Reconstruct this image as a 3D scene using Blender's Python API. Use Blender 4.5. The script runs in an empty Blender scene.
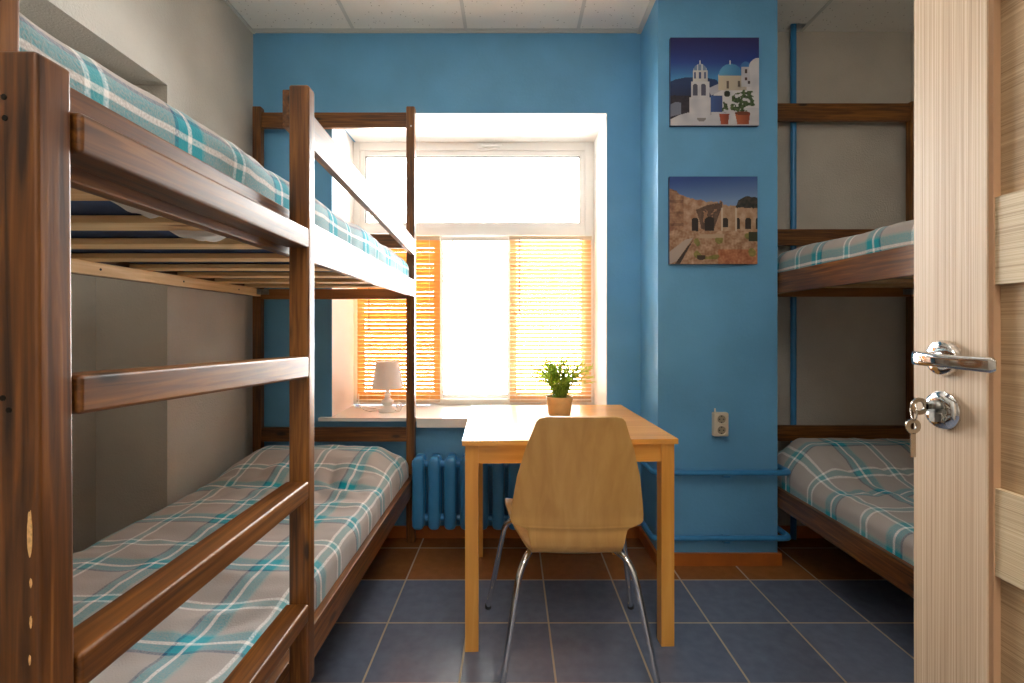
import bpy, bmesh, math, random
from mathutils import Vector, Matrix, noise
random.seed(7)
S = bpy.context.scene
COL = S.collection
PI = math.pi
H = 1.12            # eye height
D = 2.53            # window wall
CEIL = 2.72
XL, XR = -1.394, 2.146
YF = -0.10          # front wall plane (door wall)

# ------------------------------------------------------------------ materials
def new_mat(name):
    m = bpy.data.materials.new(name); m.use_nodes = True
    nt = m.node_tree; nt.nodes.clear()
    out = nt.nodes.new('ShaderNodeOutputMaterial')
    b = nt.nodes.new('ShaderNodeBsdfPrincipled')
    nt.links.new(b.outputs[0], out.inputs[0])
    return m, nt, b, out
def lin(c):
    r = []
    for v in c[:3]:
        v = v / 255.0
        r.append(v / 12.92 if v <= 0.04045 else ((v + 0.055) / 1.055) ** 2.4)
    return tuple(r) + (1.0,)
def N(nt, t, **kw):
    n = nt.nodes.new(t)
    for k, v in kw.items(): setattr(n, k, v)
    return n
def ramp(nt, stops, interp='LINEAR'):
    r = N(nt, 'ShaderNodeValToRGB'); cr = r.color_ramp; cr.interpolation = interp
    while len(cr.elements) > 1: cr.elements.remove(cr.elements[-1])
    cr.elements[0].position = stops[0][0]; cr.elements[0].color = stops[0][1]
    for p, c in stops[1:]:
        e = cr.elements.new(p); e.color = c
    return r
def coords(nt, scale=(1,1,1), kind='Object'):
    tc = N(nt, 'ShaderNodeTexCoord'); mp = N(nt, 'ShaderNodeMapping')
    mp.inputs['Scale'].default_value = scale
    nt.links.new(tc.outputs[kind], mp.inputs[0]); return mp
def bump(nt, b, src, strength, dist=0.002):
    bp = N(nt, 'ShaderNodeBump'); bp.inputs['Strength'].default_value = strength
    bp.inputs['Distance'].default_value = dist
    nt.links.new(src, bp.inputs['Height']); nt.links.new(bp.outputs[0], b.inputs['Normal'])
def plain(name, c, rough=0.5, metal=0.0, var=0.0, vscale=8, **kw):
    m, nt, b, out = new_mat(name)
    b.inputs['Roughness'].default_value = rough; b.inputs['Metallic'].default_value = metal
    nz = N(nt, 'ShaderNodeTexNoise'); nz.inputs['Scale'].default_value = vscale; nz.inputs['Detail'].default_value = 4
    nt.links.new(coords(nt).outputs[0], nz.inputs['Vector'])
    c0 = lin([max(0, x * (1 - var)) for x in c]); c1 = lin([min(255, x * (1 + var)) for x in c])
    r = ramp(nt, [(0.3, c0), (0.7, c1)]); nt.links.new(nz.outputs[0], r.inputs[0]); nt.links.new(r.outputs[0], b.inputs['Base Color'])
    for k, v in kw.items(): b.inputs[k].default_value = v
    return m
def plaster(name, c, var=0.04, bs=0.35, scale=110, rough=0.75, spec=0.3, dist=0.0035):
    m, nt, b, out = new_mat(name)
    mp = coords(nt)
    n1 = N(nt, 'ShaderNodeTexNoise'); n1.inputs['Scale'].default_value = 3.5; n1.inputs['Detail'].default_value = 5
    n2 = N(nt, 'ShaderNodeTexNoise'); n2.inputs['Scale'].default_value = scale; n2.inputs['Detail'].default_value = 3
    nt.links.new(mp.outputs[0], n1.inputs['Vector']); nt.links.new(mp.outputs[0], n2.inputs['Vector'])
    c0 = lin([x * (1 - var) for x in c]); c1 = lin([min(255, x * (1 + var)) for x in c])
    r = ramp(nt, [(0.35, c0), (0.65, c1)]); nt.links.new(n1.outputs[0], r.inputs[0]); nt.links.new(r.outputs[0], b.inputs['Base Color'])
    b.inputs['Roughness'].default_value = rough; b.inputs['Specular IOR Level'].default_value = spec
    bump(nt, b, n2.outputs[0], bs, dist)
    return m
def wood(name, axis, dark, mid, light, rough=0.35, grain=60, knots=True, coat=0.0, stretch=0.06, bumpv=0.08, knot_col=None, low=0.42):
    m, nt, b, out = new_mat(name)
    sc = [grain, grain, grain]; sc[axis] = grain * stretch
    oi = N(nt, 'ShaderNodeObjectInfo'); ad = N(nt, 'ShaderNodeVectorMath', operation='ADD')
    mul = N(nt, 'ShaderNodeVectorMath', operation='SCALE'); 
    tc = N(nt, 'ShaderNodeTexCoord')
    cmb = N(nt, 'ShaderNodeCombineXYZ')
    mm = N(nt, 'ShaderNodeMath', operation='MULTIPLY'); mm.inputs[1].default_value = 37.0
    nt.links.new(oi.outputs['Random'], mm.inputs[0])
    for i in range(3): nt.links.new(mm.outputs[0], cmb.inputs[i])
    nt.links.new(tc.outputs['Object'], ad.inputs[0]); nt.links.new(cmb.outputs[0], ad.inputs[1])
    mp = N(nt, 'ShaderNodeMapping'); mp.inputs['Scale'].default_value = sc
    nt.links.new(ad.outputs[0], mp.inputs[0])
    n1 = N(nt, 'ShaderNodeTexNoise'); n1.inputs['Scale'].default_value = 1.0; n1.inputs['Detail'].default_value = 6; n1.inputs['Distortion'].default_value = 0.6
    nt.links.new(mp.outputs[0], n1.inputs['Vector'])
    sc2 = [9.0, 9.0, 9.0]; sc2[axis] = 1.6
    mp2 = N(nt, 'ShaderNodeMapping'); mp2.inputs['Scale'].default_value = sc2
    nt.links.new(ad.outputs[0], mp2.inputs[0])
    n2 = N(nt, 'ShaderNodeTexNoise'); n2.inputs['Scale'].default_value = 1.0; n2.inputs['Detail'].default_value = 3
    nt.links.new(mp2.outputs[0], n2.inputs['Vector'])
    mx = N(nt, 'ShaderNodeMix'); mx.data_type = 'FLOAT'; mx.inputs[0].default_value = low
    nt.links.new(n1.outputs[0], mx.inputs[2]); nt.links.new(n2.outputs[0], mx.inputs[3])
    r = ramp(nt, [(0.32, lin(dark)), (0.5, lin(mid)), (0.68, lin(light))])
    nt.links.new(mx.outputs[0], r.inputs[0])
    last = r.outputs[0]
    if knots:
        sc3 = [34.0, 34.0, 34.0]; sc3[axis] = 11.0
        mp3 = N(nt, 'ShaderNodeMapping'); mp3.inputs['Scale'].default_value = sc3
        nt.links.new(ad.outputs[0], mp3.inputs[0])
        vo = N(nt, 'ShaderNodeTexVoronoi'); vo.inputs['Scale'].default_value = 0.30; vo.inputs['Randomness'].default_value = 1.0
        nt.links.new(mp3.outputs[0], vo.inputs['Vector'])
        kr = ramp(nt, [(0.0, (1,1,1,1)), (0.07, (0.85,0.85,0.85,1)), (0.10, (0.3,0.3,0.3,1)), (0.15, (0,0,0,1))])
        nt.links.new(vo.outputs['Distance'], kr.inputs[0])
        mk = N(nt, 'ShaderNodeMix'); mk.data_type = 'RGBA'
        nt.links.new(kr.outputs[0], mk.inputs[0]); nt.links.new(last, mk.inputs[6])
        mk.inputs[7].default_value = lin(knot_col or [x * 0.45 for x in dark])
        last = mk.outputs[2]
    nt.links.new(last, b.inputs['Base Color'])
    b.inputs['Roughness'].default_value = rough
    b.inputs['Coat Weight'].default_value = coat; b.inputs['Coat Roughness'].default_value = 0.25
    bump(nt, b, n1.outputs[0], bumpv, 0.001)
    return m

WD = ((46, 23, 6), (106, 62, 22), (154, 100, 44))
walnut = [wood('dark_stained_pine_' + 'xyz'[a], a, *WD, rough=0.40, coat=0.12, grain=105, stretch=0.045, bumpv=0.22, low=0.38) for a in range(3)]
pine = [wood('raw_pine_' + 'xyz'[a], a, (196, 152, 98), (222, 182, 128), (238, 206, 158), rough=0.6, knot_col=(140, 90, 50)) for a in range(3)]
birch = [wood('lacquered_table_pine_' + 'xyz'[a], a, (206, 140, 56), (222, 158, 70), (234, 176, 90), rough=0.3, coat=0.3, grain=40, knots=False) for a in range(3)]
ply = wood('birch_plywood', 2, (190, 140, 74), (204, 156, 88), (214, 168, 102), rough=0.38, coat=0.2, grain=30, knots=False, stretch=0.12)
veneer_v = wood('ribbed_oak_veneer_vertical', 2, (160, 132, 104), (192, 166, 138), (208, 186, 160), rough=0.5, grain=620, knots=False, stretch=0.003, bumpv=0.3, low=0.12)
veneer_h = wood('ribbed_oak_veneer_horizontal', 1, (160, 136, 104), (194, 172, 138), (208, 190, 158), rough=0.5, grain=620, knots=False, stretch=0.003, bumpv=0.3, low=0.12)
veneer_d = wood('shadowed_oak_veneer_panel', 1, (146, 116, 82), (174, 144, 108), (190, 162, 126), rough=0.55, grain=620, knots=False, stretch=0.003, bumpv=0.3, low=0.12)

blue_wall = plaster('blue_painted_plaster', (104, 168, 212), 0.03, 0.30, 70, 0.5, 0.4)
beige_wall = plaster('beige_textured_wallpaper', (196, 189, 179), 0.03, 0.8, 130)
white_reveal = plaster('white_painted_reveal', (240, 238, 234), 0.01, 0.1)
pvc = plain('white_pvc', (238, 236, 233), 0.3)
pvc_dark = plain('grey_gasket', (96, 90, 84), 0.6)
blue_gloss = plain('blue_enamel_paint', (62, 136, 190), 0.28, var=0.03, vscale=20)
base_mat = plain('orange_brown_baseboard_paint', (176, 98, 38), 0.4, var=0.06, vscale=12)
sill_mat = plain('white_laminate', (242, 240, 236), 0.25)
chrome = plain('polished_chrome', (225, 225, 225), 0.08, 1.0)
steel = plain('galvanised_bracket_steel', (150, 150, 145), 0.4, 1.0, var=0.1, vscale=60)
screw_m = plain('dark_screw_head', (52, 50, 46), 0.4, 1.0)
lamp_white = plain('white_plastic', (240, 238, 234), 0.35)
cord_m = plain('white_cord', (232, 228, 222), 0.5)
pot_m = plain('tan_ceramic', (222, 184, 132), 0.5, var=0.03, vscale=40)
soil_m = plain('dark_soil', (52, 38, 26), 0.9, var=0.3, vscale=90)
ivory = plain('ivory_plastic', (214, 204, 184), 0.35)
dark_hole = plain('dark_socket_hole', (40, 36, 32), 0.6)
rubber = plain('black_rubber', (28, 28, 28), 0.6)
key_ring_m = plain('nickel_key', (198, 190, 178), 0.2, 1.0)
stripe_blue = plain('navy_mattress_ticking', (38, 62, 98), 0.8, var=0.25, vscale=9)
sheet_m = plain('white_cotton_sheet', (226, 222, 214), 0.85)
chain_m = plain('brown_bead_chain', (96, 74, 56), 0.5)

def ceiling_material():
    m, nt, b, out = new_mat('mineral_fibre_ceiling_tiles')
    tc = N(nt, 'ShaderNodeTexCoord')
    n1 = N(nt, 'ShaderNodeTexVoronoi'); n1.inputs['Scale'].default_value = 42
    n2 = N(nt, 'ShaderNodeTexNoise'); n2.inputs['Scale'].default_value = 60; n2.inputs['Detail'].default_value = 4
    nt.links.new(tc.outputs['Object'], n1.inputs['Vector']); nt.links.new(tc.outputs['Object'], n2.inputs['Vector'])
    r = ramp(nt, [(0.0, lin((150, 142, 132))), (0.10, lin((176, 170, 160))), (0.15, lin((236, 233, 226)))])
    nt.links.new(n1.outputs['Distance'], r.inputs[0])
    nt.links.new(r.outputs[0], b.inputs['Base Color'])
    b.inputs['Roughness'].default_value = 0.9; bump(nt, b, n2.outputs[0], 0.4, 0.002)
    return m
ceil_m = ceiling_material()
grid_m = plain('ceiling_grid_white_metal', (206, 206, 200), 0.5)

def floor_material():
    m, nt, b, out = new_mat('glazed_floor_tiles')
    tc = N(nt, 'ShaderNodeTexCoord'); sp = N(nt, 'ShaderNodeSeparateXYZ')
    nt.links.new(tc.outputs['Object'], sp.inputs[0])
    def M(op, a, bb=None):
        n = N(nt, 'ShaderNodeMath', operation=op)
        for i, v in enumerate((a, bb)):
            if v is None: continue
            if isinstance(v, (int, float)): n.inputs[i].default_value = v
            else: nt.links.new(v, n.inputs[i])
        return n.outputs[0]
    T = 0.3065
    fx = M('DIVIDE', M('SUBTRACT', sp.outputs[0], 0.1395 - 20 * T), T)
    fy = M('DIVIDE', M('SUBTRACT', sp.outputs[1], 2.098 - 20 * T), T)
    gx = M('ABSOLUTE', M('SUBTRACT', M('FRACT', M('ADD', fx, 0.5)), 0.5))
    gy = M('ABSOLUTE', M('SUBTRACT', M('FRACT', M('ADD', fy, 0.5)), 0.5))
    g = M('MINIMUM', gx, gy)
    gr = N(nt, 'ShaderNodeMapRange'); gr.inputs[1].default_value = 0.008; gr.inputs[2].default_value = 0.013
    nt.links.new(g, gr.inputs[0])
    wn = N(nt, 'ShaderNodeTexWhiteNoise'); cb = N(nt, 'ShaderNodeCombineXYZ')
    nt.links.new(M('FLOOR', fx), cb.inputs[0]); nt.links.new(M('FLOOR', fy), cb.inputs[1]); nt.links.new(cb.outputs[0], wn.inputs['Vector'])
    nz = N(nt, 'ShaderNodeTexNoise'); nz.inputs['Scale'].default_value = 24; nz.inputs['Detail'].default_value = 8
    nt.links.new(tc.outputs['Object'], nz.inputs['Vector'])
    val = M('ADD', M('MULTIPLY', wn.outputs[0], 0.35), M('MULTIPLY', nz.outputs[0], 0.65))
    rb = ramp(nt, [(0.25, lin((92, 100, 120))), (0.75, lin((114, 122, 142)))])
    ro = ramp(nt, [(0.25, lin((128, 80, 42))), (0.75, lin((154, 100, 56)))])
    nt.links.new(val, rb.inputs[0]); nt.links.new(val, ro.inputs[0])
    isb = M('GREATER_THAN', sp.outputs[1], 2.098)
    m1 = N(nt, 'ShaderNodeMix'); m1.data_type = 'RGBA'
    nt.links.new(isb, m1.inputs[0]); nt.links.new(rb.outputs[0], m1.inputs[6]); nt.links.new(ro.outputs[0], m1.inputs[7])
    m2 = N(nt, 'ShaderNodeMix'); m2.data_type = 'RGBA'
    nt.links.new(gr.outputs[0], m2.inputs[0]); m2.inputs[6].default_value = lin((176, 158, 134)); nt.links.new(m1.outputs[2], m2.inputs[7])
    nt.links.new(m2.outputs[2], b.inputs['Base Color'])
    rr = N(nt, 'ShaderNodeMapRange'); rr.inputs[3].default_value = 0.8; rr.inputs[4].default_value = 0.27
    nt.links.new(gr.outputs[0], rr.inputs[0]); nt.links.new(rr.outputs[0], b.inputs['Roughness'])
    hh = M('ADD', gr.outputs[0], M('MULTIPLY', nz.outputs[0], 0.25))
    bump(nt, b, hh, 0.25, 0.003)
    return m
floor_m = floor_material()

def plaid_material(name, su=0.0, sv=0.0):
    """woven fleece: warp stripes follow U, weft stripes follow V (UV in metres)"""
    m, nt, b, out = new_mat(name)
    uv = N(nt, 'ShaderNodeUVMap'); sp = N(nt, 'ShaderNodeSeparateXYZ'); nt.links.new(uv.outputs[0], sp.inputs[0])
    G = lin((176, 168, 163)); T = lin((0, 156, 174)); W = lin((250, 248, 246)); NV = lin((18, 78, 116)); TL = lin((110, 172, 178)); G2 = lin((170, 162, 156))
    def st(items):
        s = []
        for a, c in items: s.append((a, c))
        return s
    A = [(0.0, G), (0.03, G), (0.035, NV), (0.055, NV), (0.06, T), (0.125, T), (0.13, W), (0.155, W), (0.16, T), (0.235, T), (0.245, TL), (0.275, G),
         (0.52, G), (0.525, W), (0.545, W), (0.552, TL), (0.61, TL), (0.617, W), (0.637, W), (0.642, G)]
    def line(sock, per, off):
        d = N(nt, 'ShaderNodeMath', operation='DIVIDE'); d.inputs[1].default_value = per
        a = N(nt, 'ShaderNodeMath', operation='ADD'); a.inputs[1].default_value = off
        f = N(nt, 'ShaderNodeMath', operation='FRACT')
        nt.links.new(sock, a.inputs[0]); nt.links.new(a.outputs[0], d.inputs[0]); nt.links.new(d.outputs[0], f.inputs[0])
        r = ramp(nt, A); nt.links.new(f.outputs[0], r.inputs[0]); return r
    ru = line(sp.outputs[0], 0.315, su + 10); rv = line(sp.outputs[1], 0.315, sv + 10)
    mp = N(nt, 'ShaderNodeMapping'); mp.inputs['Scale'].default_value = (260, 260, 260)
    nt.links.new(uv.outputs[0], mp.inputs[0])
    nz = N(nt, 'ShaderNodeTexNoise'); nz.inputs['Scale'].default_value = 1; nz.inputs['Detail'].default_value = 2
    nt.links.new(mp.outputs[0], nz.inputs['Vector'])
    mr = N(nt, 'ShaderNodeMapRange'); mr.inputs[1].default_value = 0.3; mr.inputs[2].default_value = 0.7; mr.inputs[3].default_value = 0.25; mr.inputs[4].default_value = 0.75
    nt.links.new(nz.outputs[0], mr.inputs[0])
    mx = N(nt, 'ShaderNodeMix'); mx.data_type = 'RGBA'
    nt.links.new(mr.outputs[0], mx.inputs[0]); nt.links.new(ru.outputs[0], mx.inputs[6]); nt.links.new(rv.outputs[0], mx.inputs[7])
    nt.links.new(mx.outputs[2], b.inputs['Base Color'])
    b.inputs['Roughness'].default_value = 0.95; b.inputs['Sheen Weight'].default_value = 0.25; b.inputs['Sheen Roughness'].default_value = 0.5
    b.inputs['Specular IOR Level'].default_value = 0.15
    bump(nt, b, nz.outputs[0], 0.5, 0.002)
    return m

def glass_material():
    m = bpy.data.materials.new('window_glass'); m.use_nodes = True; nt = m.node_tree; nt.nodes.clear()
    out = N(nt, 'ShaderNodeOutputMaterial'); tr = N(nt, 'ShaderNodeBsdfTransparent'); gl = N(nt, 'ShaderNodeBsdfGlossy')
    tr.inputs[0].default_value = (0.94, 0.96, 0.96, 1); gl.inputs['Roughness'].default_value = 0.02
    fr = N(nt, 'ShaderNodeFresnel'); fr.inputs[0].default_value = 1.45; mx = N(nt, 'ShaderNodeMixShader')
    nt.links.new(fr.outputs[0], mx.inputs[0]); nt.links.new(tr.outputs[0], mx.inputs[1]); nt.links.new(gl.outputs[0], mx.inputs[2])
    nt.links.new(mx.outputs[0], out.inputs[0]); return m
glass = glass_material()

def translucent(name, c, amt=0.5, rough=0.5, ct=None):
    m, nt, b, out = new_mat(name)
    b.inputs['Base Color'].default_value = lin(c); b.inputs['Roughness'].default_value = rough
    t = N(nt, 'ShaderNodeBsdfTranslucent'); t.inputs[0].default_value = lin(ct or c)
    mx = N(nt, 'ShaderNodeMixShader'); mx.inputs[0].default_value = amt
    nt.links.new(b.outputs[0], mx.inputs[1]); nt.links.new(t.outputs[0], mx.inputs[2]); nt.links.new(mx.outputs[0], out.inputs[0])
    return m
slat_orange = translucent('honey_wood_slats', (240, 176, 96), 0.05, 0.4, (250, 190, 104))
slat_lit = translucent('lit_honey_slats', (244, 196, 146), 0.02, 0.4, (250, 206, 156))  # honey slats lightened in colour for daylight shining through
slat_white = translucent('white_slats', (240, 238, 232), 0.4)
shade_m = translucent('white_lampshade_fabric', (244, 242, 238), 0.5)
leaf_m = translucent('bright_green_leaves', (176, 200, 84), 0.5, 0.4, (214, 232, 96))
leaf_d = translucent('darker_green_leaves', (124, 156, 60), 0.4, 0.4, (168, 200, 72))

def emis(name, c, s):
    m = bpy.data.materials.new(name); m.use_nodes = True; nt = m.node_tree; nt.nodes.clear()
    out = N(nt, 'ShaderNodeOutputMaterial'); e = N(nt, 'ShaderNodeEmission'); e.inputs[0].default_value = c; e.inputs[1].default_value = s
    nt.links.new(e.outputs[0], out.inputs[0]); return m

# ------------------------------------------------------------------ mesh helpers
def tagp(o, label=None, cat=None, group=None, kind=None):
    if label: o['label'] = label
    if cat: o['category'] = cat
    if group: o['group'] = group
    if kind: o['kind'] = kind
    return o
def thing(name, label, cat, loc=(0,0,0), rz=0.0, group=None):
    o = bpy.data.objects.new(name, None); o.empty_display_size = 0.1
    COL.objects.link(o); o.location = loc; o.rotation_euler = (0, 0, rz)
    return tagp(o, label, cat, group)
def obj(name, bm, mats, parent=None, smooth=False, off=None, bevel=0.0, seg=2, weighted=False):
    """bm is in the room's coordinates; its mesh is moved to the root's local frame"""
    root = parent
    while root is not None and root.parent is not None: root = root.parent
    if root is not None and off is None: 
        bmesh.ops.translate(bm, verts=bm.verts, vec=-Vector(root.location))
    if bevel > 0:
        es = [e for e in bm.edges if len(e.link_faces) == 2 and e.calc_face_angle(0) > 0.5]
        bmesh.ops.bevel(bm, geom=es, offset=bevel, segments=seg, profile=0.5, affect='EDGES')
    bmesh.ops.recalc_face_normals(bm, faces=bm.faces)
    me = bpy.data.meshes.new(name); bm.to_mesh(me); bm.free()
    if not isinstance(mats, (list, tuple)): mats = [mats]
    for m in mats: me.materials.append(m)
    if smooth or bevel > 0:
        for p in me.polygons: p.use_smooth = True
        if not smooth:
            me.set_sharp_from_angle(angle=0.7)
        elif smooth == 'auto': me.set_sharp_from_angle(angle=0.6)
    o = bpy.data.objects.new(name, me); COL.objects.link(o)
    if parent: o.parent = parent
    if bevel > 0:
        wn = o.modifiers.new('weighted_normals', 'WEIGHTED_NORMAL'); wn.keep_sharp = True
    return o
def box(bm, x0, x1, y0, y1, z0, z1, mi=0):
    vs = [bm.verts.new((x, y, z)) for z in (z0, z1) for y in (y0, y1) for x in (x0, x1)]
    for f in ((0,2,3,1), (4,5,7,6), (0,1,5,4), (2,6,7,3), (0,4,6,2), (1,3,7,5)):
        fc = bm.faces.new([vs[i] for i in f]); fc.material_index = mi
    return vs
def bx(*a, **k):
    bm = bmesh.new(); box(bm, *a, **k); return bm
def hexa(bm, pts, mi=0):
    """pts: 4 points of one end then 4 of the other"""
    vs = [bm.verts.new(p) for p in pts]
    for f in ((3,2,1,0), (4,5,6,7), (0,1,5,4), (1,2,6,5), (2,3,7,6), (3,0,4,7)):
        bm.faces.new([vs[i] for i in f]).material_index = mi
def catmull(pts, n=8):
    P = [Vector(p) for p in pts]; P = [2*P[0]-P[1]] + P + [2*P[-1]-P[-2]]; out = []
    for i in range(1, len(P) - 2):
        for k in range(n):
            t = k / n; a, b, c, d = P[i-1], P[i], P[i+1], P[i+2]
            out.append(0.5*((2*b) + (c-a)*t + (2*a-5*b+4*c-d)*t*t + (3*b-a-3*c+d)*t*t*t))
    out.append(P[-2]); return out
def tube(bm, pts, r, n=10, cap=True, mi=0, closed=False):
    pts = [Vector(p) for p in pts]; rings = []; up = None
    for i, p in enumerate(pts):
        if closed: t = pts[(i+1) % len(pts)] - pts[i-1]
        else: t = pts[min(i+1, len(pts)-1)] - pts[max(i-1, 0)]
        t.normalize()
        if up is None:
            up = Vector((0,0,1)) if abs(t.z) < 0.9 else Vector((1,0,0))
        a = t.cross(up).normalized(); up = a.cross(t).normalized()
        rr = r[i] if isinstance(r, (list, tuple)) else r
        rings.append([bm.verts.new(p + (a*math.cos(2*PI*k/n) + up*math.sin(2*PI*k/n))*rr) for k in range(n)])
    m = len(rings)
    for i in range(m if closed else m-1):
        A, B = rings[i], rings[(i+1) % m]
        for k in range(n): bm.faces.new((A[k], A[(k+1) % n], B[(k+1) % n], B[k])).material_index = mi
    if cap and not closed:
        bm.faces.new(rings[0][::-1]).material_index = mi; bm.faces.new(rings[-1]).material_index = mi
def lathe(bm, prof, c=(0,0,0), n=32, axis='z', mi=0, close=False):
    rings = []
    for r, h in prof:
        ring = []
        for k in range(n):
            a = 2*PI*k/n; u, v = r*math.cos(a), r*math.sin(a)
            p = {'z': (u, v, h), 'x': (h, u, v), 'y': (u, h, v)}[axis]
            ring.append(bm.verts.new((c[0]+p[0], c[1]+p[1], c[2]+p[2])))
        rings.append(ring)
    for i in range(len(rings)-1):
        A, B = rings[i], rings[i+1]
        for k in range(n): bm.faces.new((A[k], A[(k+1)%n], B[(k+1)%n], B[k])).material_index = mi
    if close:
        bm.faces.new(rings[0][::-1]).material_index = mi; bm.faces.new(rings[-1]).material_index = mi
def struct(name, bm, m, parent=None, **k):
    o = obj(name, bm, m, parent, **k)
    if parent is None: o['kind'] = 'structure'
    return o

# ------------------------------------------------------------------ room shell
WX0, WX1, WZ0, WZ1 = -0.969, 0.5115, 0.622, 2.283      # window opening
WT = 0.52                                              # thickness of the window wall
PX0, PX1, PY = 0.694, 1.2625, 2.235                    # pillar
struct('floor', bx(-1.9, 2.4, -1.9, D + WT, -0.08, 0.0), floor_m)
bm = bmesh.new()
hx0, hx1, hy0, hy1 = 1.465, 1.555, 2.462, 2.527
box(bm, -1.9, hx0, -1.9, D + WT, CEIL, CEIL + 0.06); box(bm, hx1, 2.4, -1.9, D + WT, CEIL, CEIL + 0.06)
box(bm, hx0, hx1, -1.9, hy0, CEIL, CEIL + 0.06); box(bm, hx0, hx1, hy1, D + WT, CEIL, CEIL + 0.06)
box(bm, -1.9, 2.4, -1.9, D + WT, CEIL + 0.061, CEIL + 0.08)  # slab added to keep sky light out of the pipe hole
struct('ceiling', bm, ceil_m)
bm = bmesh.new()
gx = [-0.847 + 0.6 * k for k in range(-1, 6)]
for x in gx:
    if x > XL + 0.02 and x < XR - 0.05: box(bm, x - 0.009, x + 0.009, YF, (PY if 0.69 < x < 1.27 else D), CEIL - 0.002, CEIL + 0.001)
for y in [2.51 - 0.6 * k for k in range(0, 5)]:
    if y > 2.3: box(bm, XL, PX0, y - 0.009, y + 0.009, CEIL - 0.002, CEIL + 0.001)
    elif y > YF: box(bm, XL, XR, y - 0.009, y + 0.009, CEIL - 0.0018, CEIL + 0.001)
box(bm, XL, XL + 0.012, YF, D, CEIL - 0.012, CEIL)
box(bm, XL, PX0, D - 0.012, D, CEIL - 0.008, CEIL)
box(bm, PX0 - 0.022, PX0, PY, D, CEIL - 0.012, CEIL)
struct('trim_1', bm, grid_m)
# window wall, its part left of the pillar blue, the alcove part beige
bm = bmesh.new()
box(bm, XL - 0.5, WX0 - 0.024, D, D + WT, 0, CEIL); box(bm, WX1, PX1 - 0.01, D, D + WT, 0, CEIL)
box(bm, WX0 - 0.024, WX1, D, D + WT, WZ1, CEIL); box(bm, WX0 - 0.024, WX1, D, D + WT, 0, WZ0)
box(bm, WX0 - 0.024, WX0, D, D + 0.001, WZ0, WZ1)
struct('wall_window_side', bm, blue_wall)
struct('wall_alcove', bx(PX1 - 0.01, XR + 0.2, D, D + WT, 0, CEIL), beige_wall)
# white plastered reveals, slightly splayed
bm = bmesh.new(); t = 0.004; yb = 2.955
hexa(bm, [(WX0 - 0.024, D + 0.001, WZ0), (WX0, D + 0.001, WZ0), (WX0, D + 0.001, WZ1), (WX0 - 0.024, D + 0.001, WZ1), (WX0 - 0.024, yb, WZ0), (WX0 - 0.016, yb, WZ0), (WX0 - 0.016, yb, WZ1), (WX0 - 0.024, yb, WZ1)])
box(bm, WX1 - t, WX1, D, yb, WZ0, WZ1); box(bm, WX0, WX1, D, yb, WZ1 - t, WZ1)
struct('trim_2', bm, white_reveal)
struct('wall_pillar', bx(PX0, PX1, PY, D + 0.01, 0, CEIL), blue_wall)
# left wall with a recess
bm = bmesh.new()
RY, RZ, RX = 1.90, 2.107, -1.682
box(bm, XL - 0.02, XL, RY, D, 0, CEIL); box(bm, RX, XL - 0.02, RY, D, 0, CEIL)
box(bm, RX, XL, YF - 0.1, RY, RZ, CEIL); box(bm, RX - 0.1, RX, YF - 0.1, D, 0, CEIL)
struct('wall_left', bm, beige_wall)
struct('wall_right', bx(XR, XR + 0.12, YF - 0.1, D, 0, CEIL), beige_wall)
# door wall behind the camera with an open doorway onto a corridor
DX0, DX1 = -0.33, 0.70
bm = bmesh.new()
box(bm, -1.7, DX0, YF - 0.12, YF, 0, CEIL); box(bm, DX1, XR, YF - 0.12, YF, 0, CEIL); box(bm, DX0, DX1, YF - 0.12, YF, 2.09, CEIL)
struct('wall_front', bm, beige_wall)
bm = bmesh.new()
box(bm, -1.7, XR, -1.9, -1.8, 0, CEIL); box(bm, -1.8, -1.7, -1.9, YF - 0.12, 0, CEIL); box(bm, XR, XR + 0.1, -1.9, YF - 0.1, 0, CEIL)
struct('wall_corridor', bm, beige_wall)
# baseboards
bm = bmesh.new()
box(bm, XL, PX0, D - 0.014, D, 0, 0.062)
struct('baseboard_back', bm, base_mat, bevel=0.004)
bm = bmesh.new()
box(bm, PX0 - 0.014, PX1 + 0.014, PY - 0.014, PY, 0, 0.058)
box(bm, PX0 - 0.014, PX0, PY, D - 0.014, 0, 0.058); box(bm, PX1, PX1 + 0.014, PY, D - 0.014, 0, 0.058)
struct('baseboard_pillar', bm, base_mat, bevel=0.004)
struct('baseboard_left', bx(XL, XL + 0.014, RY, D - 0.014, 0, 0.062), base_mat, bevel=0.004)
struct('baseboard_alcove', bx(PX1 + 0.014, XR, D - 0.014, D, 0, 0.062), base_mat, bevel=0.004)

# ------------------------------------------------------------------ window
fx0, fx1, fy0, fy1 = -0.985, 0.5075, 2.915, 2.975
fz0, fz1 = 0.650, WZ1 - 0.003
win = bpy.data.objects.new('window_1', None); COL.objects.link(win); win['kind'] = 'structure'; win.location = (-0.24, 2.94, 0.65)
def zz(py, Y=2.92): return H + (329 - py) * Y / 470
g0x, g1x, g0z, g1z = -0.915, 0.423, zz(222.5), zz(155.6)
tz = zz(235.5)
bm = bmesh.new()
box(bm, fx0, g0x - 0.03, fy0, fy1, fz0, fz1); box(bm, g1x + 0.03, fx1, fy0, fy1, fz0, fz1)
box(bm, g0x - 0.03, g1x + 0.03, fy0, fy1, g1z + 0.03, fz1)
box(bm, g0x - 0.03, g1x + 0.03, fy0, fy1, tz, g0z - 0.03)
box(bm, g0x - 0.03, g1x + 0.03, fy0, fy1, fz0, fz0 + 0.04)
obj('window_frame', bm, pvc, win, bevel=0.003)
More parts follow.
